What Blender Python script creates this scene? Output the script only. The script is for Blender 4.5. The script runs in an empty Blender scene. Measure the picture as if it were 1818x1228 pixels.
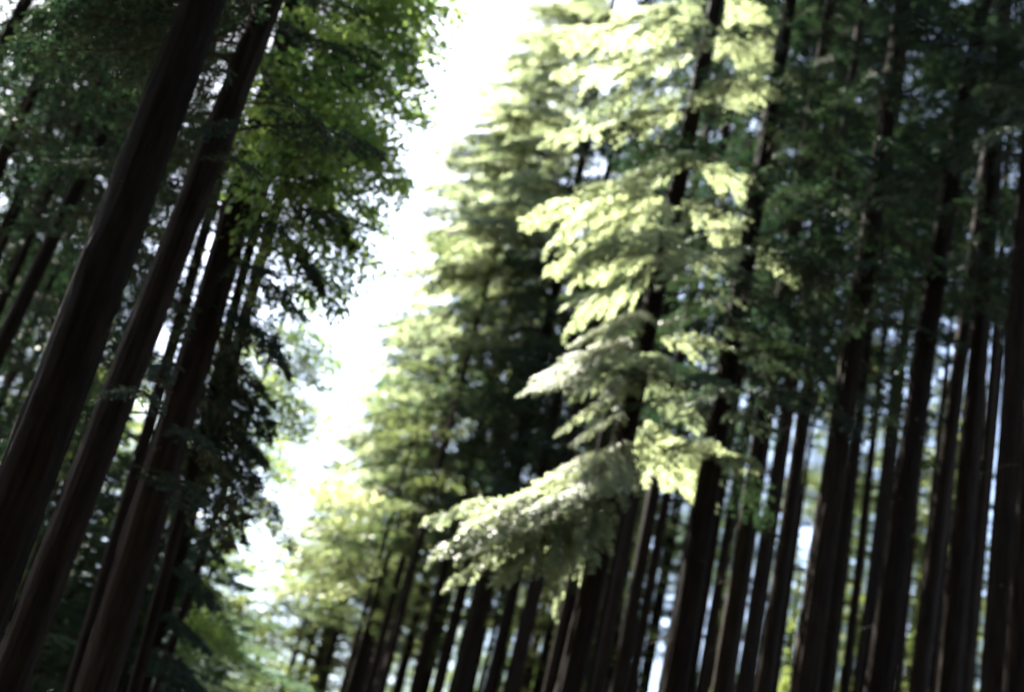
import bpy, math, random
import numpy as np
from mathutils import Vector, Matrix

R_ = math.radians
SC = bpy.context.scene
COL = SC.collection

# ------------------------------------------------------------------ camera
CAM = np.array([0.0, 0.0, 1.6])
FPX = 2525.0                       # focal length in photograph pixels (50 mm on 36 mm film)
PITCH, ROLL = R_(25.3), R_(14.0)
FW = np.array([0, math.cos(PITCH), math.sin(PITCH)])
R0 = np.array([1.0, 0, 0]); U0 = np.array([0, -math.sin(PITCH), math.cos(PITCH)])
RT = math.cos(ROLL) * R0 + math.sin(ROLL) * U0
UP = -math.sin(ROLL) * R0 + math.cos(ROLL) * U0
cam = bpy.data.cameras.new('camera'); cam.lens = 50; cam.sensor_width = 36
cam.clip_end = 3000
cam.dof.use_dof = True; cam.dof.focus_distance = 9.0; cam.dof.aperture_fstop = 1.0; cam.dof.aperture_blades = 0
co = bpy.data.objects.new('camera', cam); COL.objects.link(co)
co.matrix_world = Matrix(((RT[0], UP[0], -FW[0], CAM[0]), (RT[1], UP[1], -FW[1], CAM[1]),
                          (RT[2], UP[2], -FW[2], CAM[2]), (0, 0, 0, 1)))
SC.camera = co

# ------------------------------------------------------------------ light
SUN_EL, SUN_AZ = R_(52), R_(-37)           # azimuth from +Y, negative = to the left
sd = Vector((math.sin(SUN_AZ) * math.cos(SUN_EL), math.cos(SUN_AZ) * math.cos(SUN_EL), math.sin(SUN_EL)))
w = bpy.data.worlds.new('World'); SC.world = w; w.use_nodes = True
nt = w.node_tree
sky = nt.nodes.new('ShaderNodeTexSky'); sky.sky_type = 'NISHITA'; sky.sun_disc = False
sky.sun_elevation = SUN_EL; sky.sun_rotation = SUN_AZ
sky.air_density = 1.0; sky.dust_density = 2.0; sky.ozone_density = 1.0
nt.links.new(sky.outputs[0], nt.nodes['Background'].inputs[0])
nt.nodes['Background'].inputs[1].default_value = 0.05
sun = bpy.data.lights.new('sun', 'SUN'); sun.energy = 5.0; sun.angle = R_(0.6); sun.color = (1, 0.95, 0.87)
so = bpy.data.objects.new('sun', sun); COL.objects.link(so)
so.rotation_euler = sd.to_track_quat('Z', 'Y').to_euler(); so.location = sd * 60
vs = SC.view_settings
vs.view_transform = 'Standard'; vs.look = 'None'; vs.gamma = 1; vs.use_curve_mapping = False
vs.exposure = 3.6
cy = SC.cycles
cy.max_bounces = 5; cy.diffuse_bounces = 4; cy.glossy_bounces = 2; cy.transmission_bounces = 3
cy.use_adaptive_sampling = False; cy.denoiser = 'OPENIMAGEDENOISE'; cy.denoising_input_passes = 'RGB_ALBEDO_NORMAL'; cy.denoising_prefilter = 'ACCURATE'
cy.use_denoising = True; cy.sample_clamp_indirect = 6
SC.render.engine = 'CYCLES'

# ------------------------------------------------------------------ geometry helpers
rng = np.random.default_rng(7)

def ray(px, py):
    return FW + RT * (px - 909) / FPX + UP * (614 - py) / FPX

def at(px, py, D):
    """the point seen at a photograph pixel, D metres away along the ground"""
    d = ray(px, py)
    return CAM + d * (D / math.hypot(d[0], d[1]))

def proj(p):
    v = np.asarray(p, float) - CAM; z = v @ FW
    return 909 + FPX * (v @ RT) / z, 614 - FPX * (v @ UP) / z

def nrm(v):
    return v / np.maximum(np.linalg.norm(v, axis=-1, keepdims=True), 1e-9)

def mesh_from(name, V, F, mats, smooth=False, mi=None):
    """F: list of (n,k) index arrays"""
    me = bpy.data.meshes.new(name)
    V = np.asarray(V, np.float32)
    me.vertices.add(len(V)); me.vertices.foreach_set('co', V.ravel())
    F = [np.asarray(f, np.int32) for f in F if len(f)]
    tot = np.concatenate([np.full(len(f), f.shape[1], np.int32) for f in F])
    idx = np.concatenate([f.ravel() for f in F])
    me.loops.add(len(idx)); me.loops.foreach_set('vertex_index', idx)
    me.polygons.add(len(tot))
    st = np.concatenate([[0], np.cumsum(tot)[:-1]]).astype(np.int32)
    me.polygons.foreach_set('loop_start', st)
    try: me.polygons.foreach_set('loop_total', tot)
    except Exception: pass
    if smooth: me.polygons.foreach_set('use_smooth', np.ones(len(tot), bool))
    if mi is not None: me.polygons.foreach_set('material_index', np.asarray(mi, np.int32))
    for m in mats: me.materials.append(m)
    me.update(calc_edges=True)
    return me

def blades(P, d, s, l, wd):
    """diamond leaf blades -> V (4n,3), F (n,4)"""
    l = np.asarray(l)[:, None]; wd = np.asarray(wd)[:, None]
    V = np.stack([P, P + d * l * .45 - s * wd * .5, P + d * l, P + d * l * .5 + s * wd * .5], 1)
    n = len(P)
    return V.reshape(-1, 3), np.arange(4 * n).reshape(n, 4)

def tube(pts, rad, sides):
    pts = np.asarray(pts, float); n = len(pts); rad = np.broadcast_to(rad, (n,))
    t = nrm(np.gradient(pts, axis=0))
    ref = np.array([0.13, .07, 1.0]) if abs(t[0][2]) < .8 else np.array([1.0, .1, 0])
    a = nrm(np.cross(t, ref)); b = np.cross(t, a)
    th = np.arange(sides) / sides * 2 * math.pi
    V = pts[:, None] + rad[:, None, None] * (a[:, None] * np.cos(th)[None, :, None] + b[:, None] * np.sin(th)[None, :, None])
    i = np.arange(n - 1)[:, None] * sides; j = np.arange(sides)[None]
    F = np.stack([i + j, i + (j + 1) % sides, i + sides + (j + 1) % sides, i + sides + j], -1).reshape(-1, 4)
    return V.reshape(-1, 3), F

class MB:
    def __init__(s): s.V = []; s.F = []; s.n = 0
    def add(s, V, F):
        s.V.append(V); s.F.append(np.asarray(F) + s.n); s.n += len(V)
    def mesh(s, name, mats, smooth=False):
        return mesh_from(name, np.concatenate(s.V), s.F, mats, smooth)

def link(name, data, parent=None, loc=None, kind=None):
    o = bpy.data.objects.new(name, data); COL.objects.link(o)
    if parent is not None: o.parent = parent
    if loc is not None: o.location = loc
    if kind: o['kind'] = kind
    return o

# ------------------------------------------------------------------ materials
def node_mat(name):
    m = bpy.data.materials.new(name); m.use_nodes = True
    t = m.node_tree; t.nodes.clear()
    return m, t, t.nodes.new('ShaderNodeOutputMaterial')

def leaf_mat(name, c1, c2, trans, tmix=.5, gloss=.06, rough=.45):
    m, t, out = node_mat(name)
    N = t.nodes.new; L = t.links.new
    tc = N('ShaderNodeTexCoord'); oi = N('ShaderNodeObjectInfo')
    nz = N('ShaderNodeTexNoise'); nz.inputs['Scale'].default_value = 2.3; nz.inputs['Detail'].default_value = 5
    L(tc.outputs['Object'], nz.inputs['Vector'])
    ad = N('ShaderNodeMath'); ad.operation = 'MULTIPLY_ADD'; ad.inputs[1].default_value = .45; 
    L(oi.outputs['Random'], ad.inputs[0]); L(nz.outputs[0], ad.inputs[2])
    rp = N('ShaderNodeMapRange'); rp.inputs[1].default_value = .4; rp.inputs[2].default_value = 1.05
    L(ad.outputs[0], rp.inputs[0])
    mx = N('ShaderNodeMix'); mx.data_type = 'RGBA'
    mx.inputs[6].default_value = (*c1, 1); mx.inputs[7].default_value = (*c2, 1)
    L(rp.outputs[0], mx.inputs[0])
    df = N('ShaderNodeBsdfDiffuse'); L(mx.outputs[2], df.inputs[0])
    tr = N('ShaderNodeBsdfTranslucent')
    mt = N('ShaderNodeMix'); mt.data_type = 'RGBA'; mt.blend_type = 'MULTIPLY'; mt.inputs[0].default_value = 1
    L(mx.outputs[2], mt.inputs[6]); mt.inputs[7].default_value = (*trans, 1)
    L(mt.outputs[2], tr.inputs[0])
    a = N('ShaderNodeMixShader'); a.inputs[0].default_value = tmix
    L(df.outputs[0], a.inputs[1]); L(tr.outputs[0], a.inputs[2])
    gl = N('ShaderNodeBsdfGlossy'); gl.inputs['Roughness'].default_value = rough
    b = N('ShaderNodeMixShader'); b.inputs[0].default_value = gloss
    L(a.outputs[0], b.inputs[1]); L(gl.outputs[0], b.inputs[2])
    L(b.outputs[0], out.inputs[0])
    return m

def bark_mat(name, c1, c2, sc=1.0):
    m, t, out = node_mat(name)
    N = t.nodes.new; L = t.links.new
    tc = N('ShaderNodeTexCoord'); mp = N('ShaderNodeMapping'); mp.inputs['Scale'].default_value = (9 * sc, 9 * sc, 1.1 * sc)
    L(tc.outputs['Object'], mp.inputs[0])
    nz = N('ShaderNodeTexNoise'); nz.inputs['Scale'].default_value = 1.6; nz.inputs['Detail'].default_value = 8; nz.inputs['Roughness'].default_value = .65
    L(mp.outputs[0], nz.inputs['Vector'])
    oi = N('ShaderNodeObjectInfo')
    cr = N('ShaderNodeValToRGB'); cr.color_ramp.elements[0].position = .32; cr.color_ramp.elements[1].position = .72
    cr.color_ramp.elements[0].color = (*c1, 1); cr.color_ramp.elements[1].color = (*c2, 1)
    L(nz.outputs[0], cr.inputs[0])
    hs = N('ShaderNodeHueSaturation'); L(cr.outputs[0], hs.inputs['Color'])
    mr = N('ShaderNodeMapRange'); mr.inputs[3].default_value = .7; mr.inputs[4].default_value = 1.35
    L(oi.outputs['Random'], mr.inputs[0]); L(mr.outputs[0], hs.inputs['Value'])
    bp = N('ShaderNodeBump'); bp.inputs['Strength'].default_value = .9; bp.inputs['Distance'].default_value = .03
    L(nz.outputs[0], bp.inputs['Height'])
    p = N('ShaderNodeBsdfPrincipled'); p.inputs['Roughness'].default_value = .9
    p.inputs['Specular IOR Level'].default_value = .04
    L(hs.outputs[0], p.inputs['Base Color']); L(bp.outputs[0], p.inputs['Normal'])
    L(p.outputs[0], out.inputs[0])
    return m

NEEDLE_LIT = leaf_mat('sunlit_hemlock_needles', (.085, .105, .070), (.200, .222, .138), (2.25, 2.3, 1.85), .6, .05)  # pale lit copy: sunlight on the boughs is put into the colour
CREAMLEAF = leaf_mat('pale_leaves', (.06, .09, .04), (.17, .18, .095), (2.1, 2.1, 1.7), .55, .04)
NEEDLE_TEAL_SHADE = leaf_mat('shaded_teal_needles', (.012, .032, .025), (.055, .074, .046), (2, 2, 1.5), .5, .04)  # shaded copy: half shade is put into the needle colour
NEEDLE_DARK_SHADE = leaf_mat('shaded_dark_needles', (.005, .016, .012), (.022, .036, .018), (1.4, 1.5, 1.0), .35, .03)  # shaded copy: deep shade of the stands is put into the colour
NEEDLE_FAR = leaf_mat('far_conifer_needles', (.014, .034, .022), (.064, .074, .036), (1.9, 1.9, 1.2), .5, .04)
MAPLE = leaf_mat('maple_leaves', (.032, .068, .022), (.135, .172, .055), (2.6, 2.65, 1.6), .6, .05, .35)
BARK = bark_mat('conifer_bark', (.006, .0042, .0032), (.020, .0145, .0105))
TWIG = bark_mat('twig_bark', (.030, .024, .018), (.07, .055, .04), 3)
DEADLEAF = leaf_mat('dead_leaf', (.30, .13, .05), (.35, .16, .06), (1.4, 1.3, 1.0), .5, .03)

# ------------------------------------------------------------------ foliage meshes
def hemlock_bough(name, L, seed, nsec=34, W=.40, droop=.16, rise=.10, leaf=.085, lw=.042, mat=None, bare=.10, sp=.07, nb=8):
    r = np.random.default_rng(seed)
    t = np.linspace(0, 1, 12)
    wob = r.normal(0, .02, 3)
    def axis(t):
        t = np.asarray(t)
        return np.stack([L * t, L * (wob[0] * np.sin(3 * t) + wob[1] * t * t), L * (rise * t - droop * t ** 2)], -1)
    wood = MB(); wood.add(*tube(axis(t), .0085 * L * (1 - .88 * t), 5))
    TS, TD, TL, TN = [], [], [], []
    for k in range(nsec):
        u = bare + (1 - bare) * ((k + r.random() * .8) / nsec) ** .9
        u = min(u, .985)
        side = 1 if k % 2 else -1
        env = min(1, (u - bare) / .16 + .25) * (1 - u) ** .75 + .07
        l = W * L * env * r.uniform(.6, 1.15)
        if r.random() < .08: l *= .35
        ang = R_(r.uniform(42, 66)) * (1 - .35 * u)
        d0 = np.array([math.cos(ang), side * math.sin(ang), r.normal(-.02, .10)])
        p0 = axis(u)
        v = np.linspace(0, 1, 6)[:, None]
        dr = r.uniform(.2, .62)
        pts = p0 + d0 * l * v + np.array([.10 * l, 0, 0]) * v ** 2 + np.array([0, 0, -dr * l]) * v ** 2
        wood.add(*tube(pts, .0028 * L * (1 - .8 * v[:, 0]) * (1 - .5 * u), 3))
        nt_ = max(3, int(l / sp))
        for i in range(nt_):
            q = (i + r.random() * .7) / nt_
            if q < .06: continue
            pp = p0 + d0 * l * q + np.array([.10 * l * q * q, 0, -dr * l * q * q])
            ax = nrm(d0 + np.array([.2 * q, 0, -2 * dr * q]))
            lat = nrm(np.cross(ax, [0, 0, 1.0]))
            for sd_ in (-1, 1):
                if r.random() < .08: continue
                tl = (.06 + .30 * l * (1 - q) ** .8) * r.uniform(.6, 1.2)
                tl = min(tl, .42)
                a2 = R_(r.uniform(38, 62))
                td = nrm(ax * math.cos(a2) + lat * sd_ * math.sin(a2) + np.array([0, 0, r.normal(-.22, .26)]))
                TS.append(pp); TD.append(td); TL.append(tl)
        # tip continuation
        TS.append(pts[-2]); TD.append(nrm(pts[-1] - pts[-2])); TL.append(.14)
    TS.append(axis(.97)); TD.append(nrm(axis(1.) - axis(.95))); TL.append(.2)
    TS = np.array(TS); TD = np.array(TD); TL = np.array(TL); n = len(TS)
    Ps, Ds, Ss, Ls = [], [], [], []
    lat = nrm(np.cross(TD, np.array([0, 0, 1.0])))
    upv = np.cross(lat, TD)
    for j in range(nb):
        q = (j + .6) / nb
        sgn = 1 if j % 2 else -1
        P = TS + TD * (TL * q)[:, None] + np.array([0, 0, -.12]) * ((TL * q) ** 2 / .3)[:, None]
        a = R_(38) + r.normal(0, .18, n)
        if j == nb - 1: a = r.normal(0, .15, n)
        D_ = TD * np.cos(a)[:, None] + lat * (sgn * np.sin(a))[:, None] + upv * r.normal(0, .22, n)[:, None]
        D_ = nrm(D_)
        S = nrm(np.cross(D_, upv + r.normal(0, .35, (n, 3))))
        Ps.append(P); Ds.append(D_); Ss.append(S); Ls.append(leaf * r.uniform(.7, 1.25, n) * (1.15 - .45 * q))
    Ps = np.concatenate(Ps); Ds = np.concatenate(Ds); Ss = np.concatenate(Ss); Ls = np.concatenate(Ls)
    V, F = blades(Ps, Ds, Ss, Ls, Ls * lw / leaf)
    return (wood.mesh(name + '_wood', [TWIG], True), mesh_from(name + '_foliage', V, [F], [mat or NEEDLE_LIT]), L)

LEAF2D = np.array([[0, 0], [.16, -.10], [.42, -.46], [.46, -.20], [.66, -.34], [.70, -.12], [1, 0],
                   [.70, .12], [.66, .34], [.46, .20], [.42, .46], [.16, .10]])

def maple_bough(name, L, seed, nleaf=420, size=.13, mat=None):
    r = np.random.default_rng(seed)
    t = np.linspace(0, 1, 10)
    ax = np.stack([L * t, .10 * L * np.sin(2.5 * t + r.random() * 6) * t, L * (.22 * t - .30 * t ** 2)], -1)
    wood = MB(); wood.add(*tube(ax, .008 * L * (1 - .85 * t), 5))
    pos = []
    for k in range(15):
        u = .15 + .83 * (k + r.random()) / 15
        p0 = np.array([np.interp(u, t, ax[:, i]) for i in range(3)])
        a = R_(r.uniform(30, 75)) * (1 if k % 2 else -1)
        l = L * .42 * (1.1 - u * .8) * r.uniform(.6, 1.2)
        d = nrm(np.array([math.cos(a), math.sin(a), r.normal(.02, .22)]))
        v = np.linspace(0, 1, 6)[:, None]
        pts = p0 + d * l * v + np.array([0, 0, -.22 * l]) * v ** 2
        wood.add(*tube(pts, .003 * L * (1 - .8 * v[:, 0]), 3))
        m = int(nleaf / 15)
        q = r.uniform(.15, 1.02, m)
        pp = p0 + d * l * q[:, None] + np.array([0, 0, -.22 * l]) * (q ** 2)[:, None]
        pp = pp + r.normal(0, 1, (m, 3)) * np.array([.13, .13, .10]) * L * .42
        pos.append(pp)
    P = np.concatenate(pos); n = len(P)
    nz = nrm(np.array([0, 0, 1.0]) + r.normal(0, .38, (n, 3)))
    az = r.uniform(0, 2 * math.pi, n)
    d = nrm(np.stack([np.cos(az), np.sin(az), r.normal(-.35, .25, n)], -1))
    d = nrm(d - nz * (d * nz).sum(1)[:, None]); s = np.cross(nz, d)
    sz = size * r.uniform(.6, 1.25, n)
    V = P[:, None] + sz[:, None, None] * (d[:, None] * LEAF2D[None, :, :1] + s[:, None] * LEAF2D[None, :, 1:])
    V = V - nz[:, None] * (np.abs(LEAF2D[:, 1]) * .25)[None, :, None] * sz[:, None, None]
    F = np.arange(12 * n).reshape(n, 12)
    return (wood.mesh(name + '_wood', [TWIG], True), mesh_from(name + '_foliage', V.reshape(-1, 3), [F], [mat or MAPLE]), L)

def conifer_crown_arrays(H, Rm, nb, nper, seed, leaf=.13, lw=.05, openness=0., bare_in=.12):
    """a whole crown as leaf blades on layered drooping boughs, z from 0 to H"""
    r = np.random.default_rng(seed)
    P, D, S, Ls = [], [], [], []; wood = []
    for k in range(nb):
        zf = ((k + r.random()) / nb)
        az = k * 2.39996 + r.normal(0, .3)
        l = Rm * (min(1, .55 + zf * 2.2)) * (1 - zf) ** .7 * r.uniform(.55, 1.2) + .25
        if r.random() < openness: continue
        z0 = zf * H
        dr = r.uniform(.15, .42)
        ca, sa = math.cos(az), math.sin(az)
        v5 = np.linspace(0, 1, 5)
        wood.append((np.stack([ca * l * v5, sa * l * v5, z0 + l * (.12 * v5 - dr * v5 ** 2)], -1), .012 * l * (1 - .8 * v5) + .004))
        n = int(nper * (.3 + l / Rm))
        u = bare_in + (1 - bare_in) * r.random(n) ** .75
        lat = r.uniform(-1, 1, n) * .40 * l * ((1 - u) ** .7 * .9 + .12)
        x = u * l; zz = z0 + l * (.12 * u - dr * u ** 2) - .25 * np.abs(lat) + r.normal(0, .05, n)
        P.append(np.stack([ca * x - sa * lat, sa * x + ca * lat, zz], -1))
        a = np.sign(lat) * np.abs(r.normal(.7, .35, n))
        dx, dy = np.cos(a), np.sin(a)
        d = np.stack([ca * dx - sa * dy, sa * dx + ca * dy, r.normal(-.35, .25, n)], -1)
        D.append(nrm(d)); Ls.append(leaf * r.uniform(.6, 1.4, n))
    P = np.concatenate(P); D = np.concatenate(D); Ls = np.concatenate(Ls)
    up = nrm(np.array([0, 0, 1.]) + r.normal(0, .45, (len(P), 3)))
    S = nrm(np.cross(D, up))
    V, F = blades(P, D, S, Ls, Ls * lw / leaf)
    return V, F, wood

def conifer_crown(name, H, Rm, nb, nper, seed, mat=None, **k):
    V, F, wood = conifer_crown_arrays(H, Rm, nb, nper, seed, **k)
    mb = MB(); mb.add(V, F); nf = len(F)
    for pts, rad in wood: mb.add(*tube(pts, rad, 3))
    tot = sum(len(f) for f in mb.F)
    mi = np.zeros(tot, int); mi[nf:] = 1
    return mesh_from(name, np.concatenate(mb.V), mb.F, [mat or NEEDLE_FAR, TWIG], False, mi)

LONG = [hemlock_bough('long_bough', 4.2, 11 + i, nsec=40, W=.36, droop=[.2, .26, .32, .24][i], rise=[.12, .1, .12, .06][i], sp=.082, nb=7) for i in range(4)]
OPEN = [hemlock_bough('open_bough', 3.6, 21 + i, nsec=24, W=.40, droop=[.2, .3, .4][i], rise=.1, sp=.11, nb=6, bare=.22) for i in range(3)]
MID = [hemlock_bough('mid_bough', 2.6, 31 + i, nsec=28, W=.42, droop=[.2, .3, .38][i], rise=.1) for i in range(3)]
MAPLES = [maple_bough('maple_bough', 2.8, 51 + i) for i in range(3)]
CROWNS = [conifer_crown('conifer_crown', 22, 3.5, 58, 330, 71 + i, openness=.1, leaf=.14, lw=.065) for i in range(4)]
def leafy_crown(name, H, Rm, nc, nl, seed, mat, size=.2):
    r = np.random.default_rng(seed)
    V, F, n0 = [], [], 0
    P, W = [], MB()
    for k in range(nc):
        z = H * (k + r.random()) / nc; rr = Rm * math.sin(math.pi * min(1, .18 + .8 * z / H)) ** .7 * r.random() ** .45
        a = r.random() * 6.28; c = np.array([rr * math.cos(a), rr * math.sin(a), z])
        P.append(c + r.normal(0, 1, (nl, 3)) * np.array([.62, .62, .34]) * r.uniform(.6, 1.2))
        v = np.linspace(0, 1, 4)[:, None]
        W.add(*tube(np.array([0, 0, max(0, z - rr * .7)]) * (1 - v) + c * v, .05 * (1 - .8 * v[:, 0]), 3))
    P = np.concatenate(P); n = len(P)
    d = nrm(r.normal(0, 1, (n, 3)) * [1, 1, .5]); u = nrm(np.array([0, 0, 1.]) + r.normal(0, .5, (n, 3)))
    S = nrm(np.cross(d, u)); l = size * r.uniform(.6, 1.4, n)
    V, F = blades(P, d, S, l, l * .75)
    mb = MB(); mb.add(V, F); nf = len(F)
    for a, b in zip(W.V, [None] * len(W.V)): pass
    off = 0
    for vv, ff in zip(W.V, W.F):
        mb.add(vv, ff - off); off += len(vv)
    tot = sum(len(f) for f in mb.F); mi = np.zeros(tot, int); mi[nf:] = 1
    return mesh_from(name, np.concatenate(mb.V), mb.F, [mat, TWIG], False, mi)

FARLEAF = leaf_mat('far_leaves', (.036, .062, .028), (.100, .115, .045), (2.2, 2.2, 1.3), .5, .03)
LEAFY = [leafy_crown('leafy_crown', 16, 4.2, 110, 62, 91 + i, FARLEAF) for i in range(3)]

# ------------------------------------------------------------------ trees
def trunk_mesh(top, H, r0, seed, sides=18):
    """trunk from the ground to `top` (offset of the tip from the base); furrowed bark ridges"""
    r = np.random.default_rng(seed)
    nz = 150 if sides > 30 else 44
    f = np.linspace(0, 1, nz) ** 1.15
    rad = r0 * (1 - .9 * f) ** .7 + r0 * .55 * np.exp(-f * H / .7)
    bend = r.normal(0, .12, 4)
    c = np.outer(f, top)
    c[:, 0] += bend[0] * np.sin(f * 5 + bend[2] * 20) * f * 1.2; c[:, 1] += bend[1] * np.sin(f * 4 + bend[3] * 20) * f
    c[:, 2] = f * H
    V, F = tube(c, rad, sides)
    th = np.arange(sides) / sides * 2 * math.pi
    ph = np.cumsum(r.normal(0, .25 if nz < 100 else .13, nz))
    ridg = .05 * np.sin(th[None] * 5 + ph[:, None]) + .04 * np.sin(th[None] * 9 - 1.7 * ph[:, None]) + r.normal(0, .018, (nz, sides))
    if sides > 30:
        ridg = ridg + .05 * np.abs(np.sin(th[None] * 11 + 1.3 * ph[:, None] + np.sin(f * 60)[:, None])) - .04
    for _ in range(5):
        zk, tk = r.uniform(.1, .6), r.uniform(0, 6.28)
        ridg = ridg + .22 * np.exp(-((f - zk) * H / .22) ** 2)[:, None] * np.exp(-((np.cos(th - tk) - 1) / .12) ** 2)[None]
    V = V.reshape(nz, sides, 3); V = V + (V - c[:, None]) * ridg[..., None]
    return mesh_from('trunk', V.reshape(-1, 3), [F], [BARK], True), c, f

ALL = []
class Tree:
    def __init__(s, name, label, p, w, D, p2=None, H=36, group=None, seed=None):
        s.seed = seed or int(p[0] * 7 + p[1] * 3 + D); s.r = np.random.default_rng(s.seed)
        a = at(p[0], p[1], D); b = at(p2[0], p2[1], D) if p2 else a + np.array([0, 0, 5.])
        sl = (b - a) / (b[2] - a[2])
        base = a - sl * a[2]; s.base = base; s.sl = sl; s.H = H; s.D = D
        slant = (a - CAM) @ FW
        rr = (.45 if D < 18 else .40) * w / FPX * slant
        s.r0 = rr / max(.25, (1 - .9 * min(1, a[2] / H)) ** .7)
        s.root = link(name, None, loc=base); s.root.empty_display_size = .5
        s.root['label'] = label; s.root['category'] = 'tree'; s.needle = None
        if group: s.root['group'] = group
        ALL.append(s)
        me, s.c, s.f = trunk_mesh(sl * H, H, s.r0, s.seed, 36 if w > 40 else 16 if w > 24 else 9)
        link('trunk', me, s.root)
    def axis(s, z):
        f = z / s.H
        return np.array([np.interp(f, s.f, s.c[:, i]) for i in range(3)])
    def zpix(s, py):
        """height on the trunk that shows at photograph row py"""
        zs = np.linspace(0, s.H, 200)
        ys = np.array([proj(s.base + s.axis(z))[1] for z in zs])
        return float(np.interp(-py, -ys, zs))
    def dye(s, o):
        o.material_slots[0].link = 'OBJECT'; o.material_slots[0].material = s.needle
    def bough(s, z, az, length, kit, pitch=0., roll=0., label=None):
        wood, fol, L = kit
        o = link('bough', wood, s.root, s.axis(z))
        k = length / L
        o.scale = (k, k * s.r.uniform(.85, 1.2), k * s.r.uniform(.8, 1.2))
        o.rotation_euler = (roll, -pitch, az)
        g = link('foliage', fol, o)
        if s.needle and (fol.materials[0] == NEEDLE_LIT or s.needle == CREAMLEAF): s.dye(g)
        if label: o['label'] = label
        return o
    def boughs(s, y0, n, Lm, z1=None, kits=None, yend=None, azc=None, spread=math.pi, pitch=(-.42, .08), taper=True):
        z0 = s.zpix(y0); z1 = z1 or s.zpix(-140)
        kits = kits or MID
        a0 = s.r.random() * 6.28
        for k in range(n):
            q = (k + s.r.random()) / n
            z = z0 + (z1 - z0) * q
            az = a0 + k * 2.39996 + s.r.normal(0, .35) if azc is None else azc + s.r.uniform(-spread, spread)
            l = Lm * s.r.uniform(.55, 1.15) * ((1 - z / s.H) ** .5 * 1.2 if taper else 1)
            s.bough(z, az, l, kits[s.r.integers(len(kits))], s.r.uniform(*pitch), s.r.normal(0, .32))
        return z1
    def tip(s, px, py, D, kit, drop=0.5, roll=0.):
        """a bough whose tip stands at a photograph pixel, D metres off"""
        P = at(px, py, D) - s.base
        z = P[2] + drop
        A = s.axis(z); v = P - A
        az = math.atan2(v[1], v[0]); hl = math.hypot(v[0], v[1]); pt = math.atan2(v[2], hl)
        wood, fol, L = kit
        return s.bough(z, az, np.linalg.norm(v), kit, pt + .06, roll)
    def crown(s, z0, z1=None, mesh=None, rs=1.0):
        z1 = z1 or s.H + .5
        me = mesh or CROWNS[s.r.integers(len(CROWNS))]
        h = 22. if me.name.startswith('conifer') else 16.
        o = link('crown', me, s.root, s.axis(z0))
        if s.needle and not me.name.startswith('leafy'): s.dye(o)
        o.scale = (rs, rs, (z1 - z0) / h); o.rotation_euler = (0, 0, s.r.random() * 6.28)
        return o
    def top(s, z0, rs=1.0):
        return s.crown(z0, None, None, rs)
    def stubs(s, n, y0, y1, Lm=.7):
        za, zb = sorted((s.zpix(y0), s.zpix(y1)))
        for k in range(n):
            z = s.r.uniform(za, zb); az = s.r.random() * 6.28; l = Lm * s.r.uniform(.35, 1)
            v = np.linspace(0, 1, 5)
            pts = np.stack([l * v * math.cos(az), l * v * math.sin(az), -.25 * l * v + .1 * l * np.sin(v * 4)], -1)
            V, F = tube(pts, .012 * (1 - .8 * v), 4)
            link('dead_branch', mesh_from('dead_branch', V, [F], [TWIG]), s.root, s.axis(z))

# ------------------------------------------------------------------ ground
def ground():
    m, t, out = node_mat('forest_floor')
    N = t.nodes.new; L = t.links.new
    nz = N('ShaderNodeTexNoise'); nz.inputs['Scale'].default_value = 1.5; nz.inputs['Detail'].default_value = 10
    cr = N('ShaderNodeValToRGB'); cr.color_ramp.elements[0].color = (.025, .02, .012, 1); cr.color_ramp.elements[1].color = (.07, .06, .035, 1)
    L(nz.outputs[0], cr.inputs[0])
    p = N('ShaderNodeBsdfPrincipled'); p.inputs['Roughness'].default_value = .95
    L(cr.outputs[0], p.inputs['Base Color']); L(p.outputs[0], out.inputs[0])
    n = 60
    g = np.linspace(-1, 1, n); g = np.sign(g) * np.abs(g) ** 2.2 * 900
    X, Y = np.meshgrid(g, g, indexing='ij')
    Z = rng.normal(0, .05, X.shape) - .1
    V = np.stack([X, Y, Z], -1).reshape(-1, 3)
    i = np.arange(n - 1)[:, None] * n + np.arange(n - 1)[None]
    F = np.stack([i, i + n, i + n + 1, i + 1], -1).reshape(-1, 4)
    link('ground', mesh_from('ground', V, [F], [m], True), kind='structure')
ground()

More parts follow.
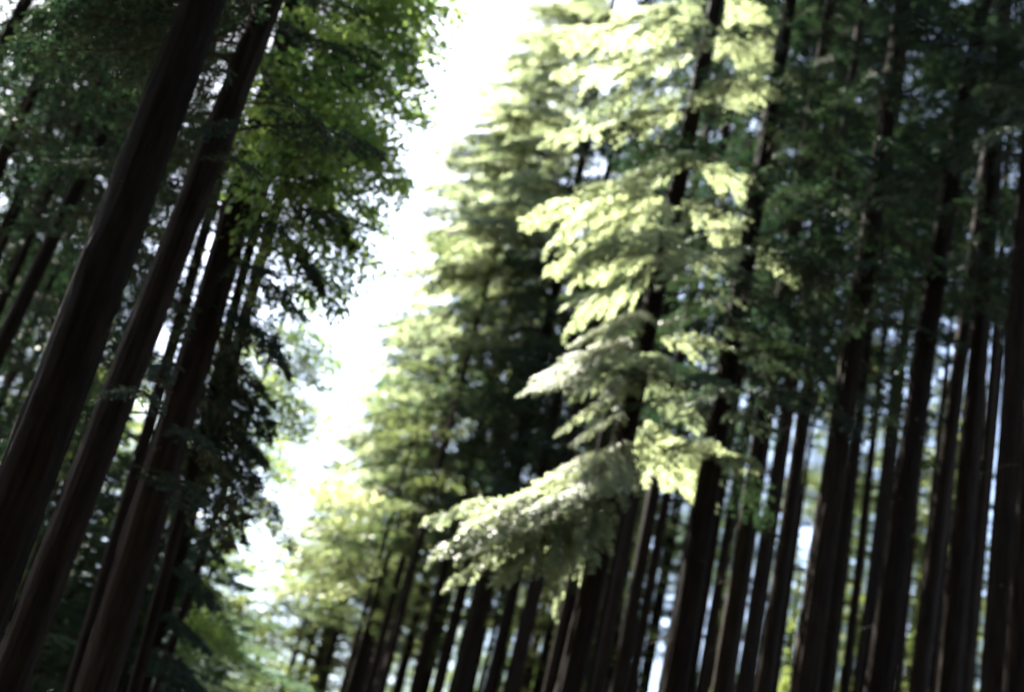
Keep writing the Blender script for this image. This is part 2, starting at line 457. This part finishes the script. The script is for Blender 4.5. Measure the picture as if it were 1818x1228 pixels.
# ------------------------------------------------------------------ the right-hand stand, near trees
A = Tree('hemlock_tree', 'hemlock with long cream-lit boughs reaching left toward the sky gap', (1070, 939), 50, 24, (1007, 1228))
for px, py, D, k, dr in [(752, 915, 21.0, 0, .7), (782, 1000, 21.6, 1, .9), (958, 1072, 22.2, 2, 1.3), (925, 672, 21.8, 3, .6),
                         (1000, 700, 22.0, 1, .5), (968, 490, 22.0, 0, .5), (990, 575, 22.6, 2, .7), (922, 360, 22.0, 3, .5),
                         (985, 430, 22.6, 1, .5), (945, 845, 21.6, 3, .4), (1010, 790, 22.0, 0, .3), (870, 890, 21.8, 2, .3),
                         (900, 960, 22.4, 3, .6), (960, 230, 22.5, 1, .4), (985, 130, 22.6, 0, .4), (1000, 60, 22.5, 3, .4),
                         (1090, 20, 22.0, 2, .4), (1080, 320, 22.0, 2, .5), (1060, 600, 21.5, 0, .4), (1100, 500, 21.8, 3, .3),
                         (1040, 850, 21.3, 1, .3), (1010, 930, 22.0, 2, .4), (800, 950, 20.8, 0, 1.0), (840, 930, 20.6, 1, .8), (880, 985, 21.0, 3, .8), (930, 900, 20.6, 0, .6), (830, 905, 21.4, 2, .5), (950, 690, 21.4, 0, .5), (1040, 740, 21.4, 3, .6), (980, 1000, 21.5, 1, 1.0), (1000, 650, 21.6, 2, .5), (1090, 860, 20.8, 0, .7), (770, 940, 21.5, 2, .7), (815, 985, 22, 0, .9), (860, 920, 22, 1, .5), (905, 1000, 21, 2, .9), (960, 870, 22.5, 3, .4), (1020, 880, 20.8, 0, .6), (980, 760, 22, 1, .5), (940, 660, 22.5, 2, .5), (1070, 680, 21, 3, .6), (1010, 610, 22, 0, .5), (1000, 520, 21.5, 3, .5), (960, 400, 22.5, 2, .5), (1030, 440, 21.5, 1, .5), (1020, 350, 22, 0, .5), (1060, 230, 22, 3, .5), (1010, 180, 22, 2, .5), (1080, 120, 22, 1, .5), (1120, 60, 22, 0, .5)]:
    A.tip(px, py, D + 1.5, LONG[k], dr + .9, A.r.normal(0, .3))
A.boughs(800, 22, 3.4, kits=LONG, azc=-.6, spread=1.5, pitch=(-.2, .12))
A.top(A.zpix(-120), 1.1)

DARK = []
NEAR = [  # label, p, w, D, p2, crown base row, boughs, length
    ('dark conifer next right of the cream-lit hemlock, half-lit boughs crossing its trunk', (1260, 844), 48, 24, (1195, 1228), 800, 34, 3.4),
    ('dark thick trunk second to the right of the cream-lit hemlock', (1320, 989), 42, 26, None, 780, 26, 3.0),
    ('mid-thick dark trunk third to the right of the cream-lit hemlock', (1385, 1014), 34, 28, None, 790, 22, 3.0),
    ('straight thick dark trunk halfway between the lit hemlock and the right picture edge', (1500, 664), 48, 24, (1427, 1228), 640, 30, 3.4),
    ('broad brown trunk next right after the straight halfway trunk', (1650, 689), 46, 23, (1587, 1089), 560, 24, 3.0),
    ('dark trunk standing close against the right side of the broad brown trunk', (1667, 934), 36, 27, (1645, 1114), 640, 20, 2.8),
    ('tall dark trunk that runs the full height of the right side', (1725, 689), 42, 24, (1695, 1054), 420, 20, 2.8),
    ('last whole trunk before the right picture edge', (1800, 664), 50, 22, (1765, 1228), 330, 20, 2.8),
    ('dark trunk cut off by the right picture edge', (1822, 900), 44, 20, None, 300, 14, 2.6),
]
for lab, p, w_, D, p2, y0, n, Lm in NEAR:
    T = Tree('conifer_tree', lab, p, w_, D, p2, group='near trees of the dark stand')
    T.needle = NEEDLE_DARK_SHADE; DARK.append(T)
    T.boughs(y0, int(n * .6), Lm * 1.0, kits=OPEN)
    T.boughs(y0 - 60, int(n * 1.1), Lm * .85, kits=OPEN, azc=-1.75, spread=1.1)
    T.top(T.zpix(-120)); T.stubs(6, 1200, y0)

M = Tree('hemlock_tree', 'teal shaded hemlock directly behind the cream-lit boughs, slim bare trunk', (925, 750), 30, 42, (845, 1089), H=40)
M.needle = NEEDLE_TEAL_SHADE  # shade on the middle crown painted as darker teal needles
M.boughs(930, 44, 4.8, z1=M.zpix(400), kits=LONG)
M.needle = None  # upper boughs and tips take the lit needle colour, sunlight painted in
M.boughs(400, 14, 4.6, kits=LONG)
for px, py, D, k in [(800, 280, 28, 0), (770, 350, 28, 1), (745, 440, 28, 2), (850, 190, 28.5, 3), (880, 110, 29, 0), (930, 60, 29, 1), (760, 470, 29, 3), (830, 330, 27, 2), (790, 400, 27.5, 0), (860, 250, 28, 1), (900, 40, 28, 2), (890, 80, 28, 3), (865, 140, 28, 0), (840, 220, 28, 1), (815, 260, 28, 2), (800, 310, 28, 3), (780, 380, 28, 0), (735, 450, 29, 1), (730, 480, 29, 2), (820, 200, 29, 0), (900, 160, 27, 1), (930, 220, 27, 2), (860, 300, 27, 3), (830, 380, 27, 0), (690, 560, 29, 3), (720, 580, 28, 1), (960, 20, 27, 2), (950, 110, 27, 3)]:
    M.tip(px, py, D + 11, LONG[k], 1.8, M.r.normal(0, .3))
M.top(M.zpix(-100), 1.1)

MIDT = [
    ('slim bare trunk', (1102, 1014), 24, 34, 800, 1.),
    ('slim bare trunk', (1140, 1014), 30, 30, 760, 1.),
    ('slim bare trunk', (1278, 900), 20, 36, 700, 1.), ('slim bare trunk', (1362, 940), 20, 36, 700, 1.),
    ('slim bare trunk', (1485, 1064), 24, 34, 720, 1.), ('slim bare trunk', (1517, 1064), 20, 38, 740, 1.),
    ('slim bare trunk', (1740, 864), 21, 36, 620, 1.), ('slim bare trunk', (1635, 400), 11, 48, 520, 1.),
    ('slim bare trunk', (900, 1089), 26, 38, 900, 1.), ('slim bare trunk', (935, 1104), 34, 38, 860, 1.),
    ('slim bare trunk', (1180, 900), 20, 40, 760, 1.), ('slim bare trunk', (1430, 500), 22, 34, 640, 1.), ('slim bare trunk', (1570, 900), 18, 42, 600, 1.),
]
for lab, p, w_, D, y0, rs in MIDT:
    T = Tree('conifer_tree', lab, p, w_, D, group='slim trees of the dark stand'); T.needle = NEEDLE_DARK_SHADE
    T.crown(T.zpix(y0), rs=rs * .9)

# middle and far trees along the right of the sky gap
for lab, p, w_, D, y0, rs, H in [
    ('olive sunlit conifer', (700, 1114), 20, 46, 1000, 1.15, 34), ('olive sunlit conifer', (765, 1100), 18, 44, 980, 1.0, 34),
    ('olive sunlit conifer', (660, 1114), 14, 54, 1040, 1., 32), ('olive sunlit conifer', (800, 1110), 16, 50, 960, 1., 34),
    ('olive sunlit conifer', (590, 1150), 16, 58, 1130, 1.2, 30), ('olive sunlit conifer', (540, 1180), 16, 66, 1160, 1.1, 27),
    ('olive sunlit conifer', (500, 1228), 16, 62, 1260, 1.1, 21), ('olive sunlit conifer', (440, 1228), 14, 80, 1300, 1.1, 20)]:
    T = Tree('conifer_tree', lab, p, w_, D, H=H, group='trees along the right of the sky gap')
    T.crown(T.zpix(y0), rs=rs)

# ------------------------------------------------------------------ left-hand stand
L1 = Tree('conifer_tree', 'thickest dark trunk of all, leaning across the left of the view', (234, 350), 92, 13, (18, 930))
L2 = Tree('conifer_tree', 'long bare trunk leaning just right of the thickest one', (402, 237), 54, 14, (125, 939))
L3 = Tree('conifer_tree', 'dark leaning trunk just left of the bright translucent leaves', (440, 350), 58, 17, (242, 989))
L4 = Tree('conifer_tree', 'slimmer trunk hung with dark sprays at the left edge of the sky gap', (350, 889), 33, 24, (270, 1164))
L5 = Tree('conifer_tree', 'thin dark trunk seen between the second and third leaning trunks', (215, 914), 30, 22, (165, 1089))
for T, y0, n, sp_ in ((L1, -60, 4, 1.2), (L2, 140, 18, 1.3), (L3, 760, 36, 2.0), (L4, 900, 22, math.pi)):
    T.needle = NEEDLE_DARK_SHADE
    T.boughs(y0, n, 2.6, kits=OPEN, azc=math.pi * .95, spread=sp_)
    if T in (L2, L3): T.boughs(300 if T is L2 else y0, 14, 2.0, kits=OPEN, azc=-1.6, spread=1.2)
    T.top(T.zpix(-330), .45)
L5.crown(L5.zpix(560), rs=.6)
for px, py, D, k in [(545, 560, 17, 0), (530, 650, 17.5, 1), (500, 740, 18, 2), (460, 850, 18.5, 0), (430, 930, 19, 1), (600, 480, 17, 2), (640, 420, 17.5, 1), (520, 600, 16, 2)]:
    L3.tip(px, py, D, MID[k], .5)
for px, py, D, k in [(400, 990, 23, 0), (390, 1060, 23, 1), (430, 900, 23, 2), (370, 1150, 23, 0), (480, 800, 23, 1), (350, 1200, 22, 2)]:
    L4.tip(px, py, D, MID[k], .6)
for p, w_, D, p2, y0 in [((15, 50), 30, 20, None, 200), ((90, 100), 25, 24, (0, 310), 300), ((215, 185), 27, 22, (50, 525), 230),
                     ((35, 475), 20, 28, None, 350), ((100, 480), 13, 34, None, 300), ((5, 420), 24, 30, None, 300)]:
    T = Tree('conifer_tree', 'dim leaning trunk', p, w_, D, p2, H=25, group='far-left trunks'); T.needle = NEEDLE_DARK_SHADE
    T.crown(T.zpix(y0), rs=.8)

# maple with translucent leaves over the left of the gap
MP = Tree('maple_tree', 'broadleaf tree with bright translucent green leaves at the top of the sky gap', (478, 330), 20, 18, (545, 80), H=26)
for k, (px, py, D) in enumerate([(620, 60, 17), (660, 120, 17.5), (640, 180, 17), (690, 150, 18), (600, 210, 16.5), (650, 250, 17.5), (680, 290, 18), (600, 300, 17), (560, 240, 16),
                                 (540, 150, 16), (580, 40, 16.5), (700, 60, 18.5), (730, 100, 19), (640, 340, 18), (560, 350, 17), (520, 280, 16), (620, 420, 18), (580, 500, 18), (700, 220, 19), (540, 440, 17), (715, 265, 18.5), (690, 320, 18), (675, 390, 18), (650, 460, 18), (630, 520, 18), (735, 160, 19.5), (740, 40, 19.5), (590, 560, 17.5), (790, 50, 20), (800, 120, 20), (770, 210, 19.5), (730, 320, 19), (700, 420, 19), (680, 500, 18.5), (745, 90, 19), (755, 150, 19), (720, 200, 18.5), (720, 350, 18.5), (690, 240, 17.5), (760, 10, 19.5)]):
    MP.tip(px, py, D - .6, MAPLES[k % 3], .5, MP.r.normal(0, .4))
for k, (px, py, D) in enumerate([(700, 40, 18), (735, 80, 18.5), (690, 110, 17.5), (750, 130, 18.8), (715, 180, 18.2), (740, 230, 18.8), (700, 290, 18), (670, 340, 17.5), (700, 370, 18.4), (660, 420, 17.8), (635, 480, 17.4), (610, 530, 17.2), (780, 80, 19.6), (770, 20, 19.4), (580, 120, 15.5), (470, 190, 15.2), (500, 120, 15.4), (450, 330, 15.4), (520, 200, 15.4)]):
    MP.tip(px, py, D, MAPLES[(k + 2) % 3], .6, MP.r.normal(0, .6))
MP.boughs(200, 14, 2.4, kits=MAPLES)
MQ = Tree('maple_tree', 'young broadleaf tree leaning its leaves into the lower part of the sky gap', (400, 860), 15, 25, H=17)
for k, (px, py, D) in enumerate([(575, 610, 24), (560, 660, 24), (545, 720, 24), (505, 780, 24), (480, 830, 24.5), (455, 890, 25), (440, 950, 25), (415, 1010, 25), (395, 1070, 25), (500, 690, 23.5), (450, 800, 24), (390, 1130, 25), (470, 740, 23), (360, 1190, 25), (430, 1170, 26), (610, 640, 24), (590, 700, 24), (555, 770, 24), (520, 850, 24.5)]):
    MQ.tip(px, py, D, MAPLES[k % 3], .4, MQ.r.normal(0, .5))
    MQ.tip(px - 30 + 18 * (k % 2), py - 25 + 14 * (k % 4), D + .8 - .4 * (k % 3), MAPLES[(k + 1) % 3], .5, MQ.r.normal(0, .6))
MQ.boughs(900, 8, 1.8, kits=MAPLES)

SB = Tree('broadleaf_tree', 'small sunlit tree with cream-green leaves beside the lower sky gap', (640, 1110), 12, 42, H=19); SB.needle = CREAMLEAF
for k, (px, py, D) in enumerate([(505, 1000, 40), (520, 940, 40.5), (530, 880, 41), (545, 1030, 40), (560, 900, 40), (580, 960, 39.5), (600, 1010, 40), (500, 1050, 41), (560, 1090, 40), (610, 900, 41), (500, 970, 41), (480, 1040, 42)]):
    SB.tip(px, py, D, MAPLES[k % 3], .7, SB.r.normal(0, .5))
for p, w_, D, H, lab in [((428, 1228), 9, 62, 12, 'rounded yellow-green tree closing the foot of the sky gap'), ((350, 1228), 9, 52, 13, 'yellow-green tree just left of the foot of the sky gap'), ((500, 1228), 9, 58, 12, 'yellow-green tree just right of the foot of the sky gap')]:
    T = Tree('broadleaf_tree', lab, p, w_, D, H=H); T.crown(3, mesh=LEAFY[p[0] % 3], rs=1.1); T.crown(2, mesh=LEAFY[(p[0] + 1) % 3], rs=.9)
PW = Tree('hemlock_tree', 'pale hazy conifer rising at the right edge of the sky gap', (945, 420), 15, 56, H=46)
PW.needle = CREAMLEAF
PW.boughs(420, 20, 4.6, kits=LONG)
for k, (px, py) in enumerate([(790, 300), (775, 340), (830, 230), (860, 180), (880, 130), (905, 90), (920, 50), (930, 20), (850, 250), (890, 200), (760, 390), (800, 260), (940, 140), (910, 230), (870, 310), (830, 350), (768, 275), (748, 330), (732, 385), (800, 235), (822, 185), (718, 425), (765, 360), (845, 140), (900, 60), (780, 310)]):
    PW.tip(px, py, 54.5, LONG[k % 4], 1.6, PW.r.normal(0, .3))
PW.top(PW.zpix(-150))
QT = Tree('hemlock_tree', 'cream-edged conifer pushing into the middle of the sky gap from the right', (742, 900), 15, 47, H=38)
QT.needle = NEEDLE_TEAL_SHADE  # shade on these boughs is put into the needle colour
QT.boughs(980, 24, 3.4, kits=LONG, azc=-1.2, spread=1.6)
QT.needle = None  # tips get the lit needle colour as painted sunlight
for k, (px, py) in enumerate([(722, 430), (705, 470), (690, 510), (668, 555), (655, 600), (640, 645), (618, 690), (604, 735), (592, 785), (575, 830), (620, 800), (650, 720), (680, 640), (700, 560), (735, 480), (760, 420), (640, 860), (600, 880), (665, 590), (630, 760)]):
    QT.tip(px, py, 45.5, LONG[k % 4], 1.5, QT.r.normal(0, .35))
QT.top(QT.zpix(250), .7)
# thin shaded sprays in front of the leaning trunks
for T in (L2, L3): T.needle = NEEDLE_DARK_SHADE
for T, px, py, D, k in [(L2, 265, 690, 12.6, 0), (L3, 400, 770, 15.5, 1), (L3, 345, 830, 15.0, 2), ]:
    T.tip(px, py, D, OPEN[k], .3)
for T in (L1, L2, L3, L4): T.stubs(8, 1200, 200, .45)
# half-lit shelf of boughs in the dark stand, half-light put into needle colour
B = DARK[0]; B.needle = NEEDLE_TEAL_SHADE
for px, py, D, k, dr in [(1480, 650, 23, 0, .5), (1430, 700, 22.5, 1, .5), (1120, 700, 23, 2, .7), (1330, 560, 22, 3, .4), (1480, 590, 23.5, 1, .6), (1390, 750, 22.5, 2, .6), (1170, 800, 22.8, 0, .8), (1240, 640, 21.5, 1, .5)]:
    B.tip(px, py, D, LONG[k], dr, B.r.normal(0, .2))

# ------------------------------------------------------------------ unseen wood as one mass, added to shade the stands
def wood_mass(name, spots, label):
    mb = MB(); tr = []
    for i, (x, y, H, Rm, z0) in enumerate(spots):
        V, F, _ = conifer_crown_arrays(H - z0, Rm, 70, 60, 900 + i, leaf=.52, lw=.38)
        mb.add(V + np.array([x, y, z0]), F)
    nf = sum(len(f) for f in mb.F)
    for i, (x, y, H, Rm, z0) in enumerate(spots):
        z = np.linspace(0, H, 8)
        mb.add(*tube(np.stack([x + 0 * z, y + 0 * z, z], -1), .3 * (1 - .9 * z / H), 7))
    tot = sum(len(f) for f in mb.F); mi = np.zeros(tot, int); mi[nf:] = 1
    o = link(name, mesh_from(name, np.concatenate(mb.V), mb.F, [NEEDLE_FAR, BARK], False, mi), kind='stuff')
    o['label'] = label
    o['category'] = 'wood'

sp = []
for k in range(80):                      # unseen trees behind and beside the path, dense to block sky light
    a = R_(62 + 236 * (k * .618034 % 1)); d = 7 + 16 * (k / 80)
    x, y = d * math.sin(a), d * math.cos(a)
    if abs(x) < 2.6 and y < 0: x = math.copysign(2.6 + rng.random() * 2, x)
    if x < 0 and y > 2: d *= 1.3; x, y = d * math.sin(a), d * math.cos(a)
    sp.append((x, y, rng.uniform(22, 34), rng.uniform(2.6, 3.8), rng.uniform(.5, 3)))
wood_mass('unseen_shading_wood', sp, 'unseen dark conifer wood added behind and beside the path to block sky light')

# trees deeper in the stand
def back(n, x0, x1, Da, Db, ya, yb, wa, wb, label, group, crown=None, H=(30, 38), rs=1., needle=None):
    r = np.random.default_rng(int(abs(x0) * 3 + Da * 5 + n))
    for k in range(n):
        D = Da + (Db - Da) * (k + r.random()) / n
        px = x0 + (x1 - x0) * ((k * .618034 + r.random() * .2) % 1)
        T = Tree('broadleaf_tree' if crown else 'conifer_tree', label, (px, 1000), r.uniform(wa, wb), D, H=r.uniform(*H), group=group, seed=int(r.integers(1, 10**6)))
        T.needle = needle
        T.crown(T.zpix(r.uniform(ya, yb)), mesh=crown[k % 3] if crown else None, rs=rs * r.uniform(.85, 1.2))
back(46, 1010, 1960, 34, 64, -500, -150, 7, 12, 'thin deep bare trunk', 'bare thin trunks of the right-hand stand', needle=NEEDLE_DARK_SHADE, rs=.5)
back(28, 1000, 1960, 30, 60, -150, 800, 7, 13, 'thin deep trunk', 'deep trunks of the right-hand stand', needle=NEEDLE_DARK_SHADE, rs=.7)
back(46, 1020, 1980, 50, 84, 760, 1380, 10, 15, 'rearmost thin trunk', 'rearmost trunks of the right-hand stand', H=(27, 35), rs=.9)
back(12, 690, 1060, 40, 62, 820, 1120, 11, 18, 'thin shaded trunk', 'thin trunks beside the sky gap')
back(14, -320, 70, 28, 60, 500, 1100, 11, 22, 'far dim conifer', 'deep trunks of the left-hand stand', needle=NEEDLE_DARK_SHADE, H=(24, 33))
back(28, 560, 2100, 62, 110, 1100, 1500, 9, 14, 'far leafy tree', 'leafy trees beyond the stand', LEAFY, H=(18, 27), rs=1.2)
back(16, 20, 430, 27, 46, 1150, 1420, 9, 16, 'low shaded conifer', 'low conifers below the leaning trunks', needle=NEEDLE_TEAL_SHADE, H=(8, 12))
back(12, 640, 1150, 48, 76, 1050, 1300, 9, 14, 'low dark conifer', 'low conifers behind the bare trunks', H=(19, 25))
back(10, -500, 330, 50, 85, 1000, 1400, 9, 14, 'pale leafy tree', 'leafy trees behind the leaning trunks', LEAFY, H=(20, 30), rs=1.2)

# ------------------------------------------------------------------ labels that tell the repeats apart by their neighbours
ORD = 'first second third fourth fifth sixth seventh eighth ninth tenth eleventh twelfth thirteenth fourteenth fifteenth sixteenth seventeenth eighteenth nineteenth twentieth'.split()
def col_at(T, row):
    return float(proj(T.base + T.axis(min(T.H * .98, T.zpix(row))))[0])
ANCH = [(L1, 'thickest trunk'), (L2, 'long bare leaning trunk'), (L3, 'trunk beside bright leaves'), (M, 'teal hemlock'), (A, 'cream-lit hemlock'), (DARK[0], 'half-lit-bough conifer'),
        (DARK[3], 'straight halfway trunk'), (DARK[4], 'broad brown trunk'), (DARK[6], 'full-height trunk')]
SHORT = {'slim bare trunk', 'olive sunlit conifer', 'dim leaning trunk', 'thin deep trunk', 'rearmost thin trunk', 'thin shaded trunk', 'far dim conifer', 'far leafy tree',
         'pale leafy tree', 'low shaded conifer', 'low dark conifer', 'thin deep bare trunk'}
cells = {}
for T in ALL:
    d = T.root['label']
    if d not in SHORT: continue
    row = 400 if d in ('dim leaning trunk', 'far dim conifer') else 1000
    x = col_at(T, row)
    cols = [(-1e9, None), (0, 'left picture edge')] + [(col_at(t, row), n) for t, n in ANCH] + [(1818, 'right picture edge'), (1e9, None)]
    k = max(i for i in range(len(cols)) if cols[i][0] <= x)
    cells.setdefault((d, cols[k][1], cols[k + 1][1]), []).append((x, T))
for (d, a, b), L in cells.items():
    L.sort(key=lambda q: q[0])
    for k, (x, T) in enumerate(L):
        lab = d + (' beyond the ' + b if a is None else ' beyond the ' + a if b is None else ' between %s and %s' % (a, b))
        if len(L) > 1: lab += ', %s from left' % ORD[k]
        T.root['label'] = lab
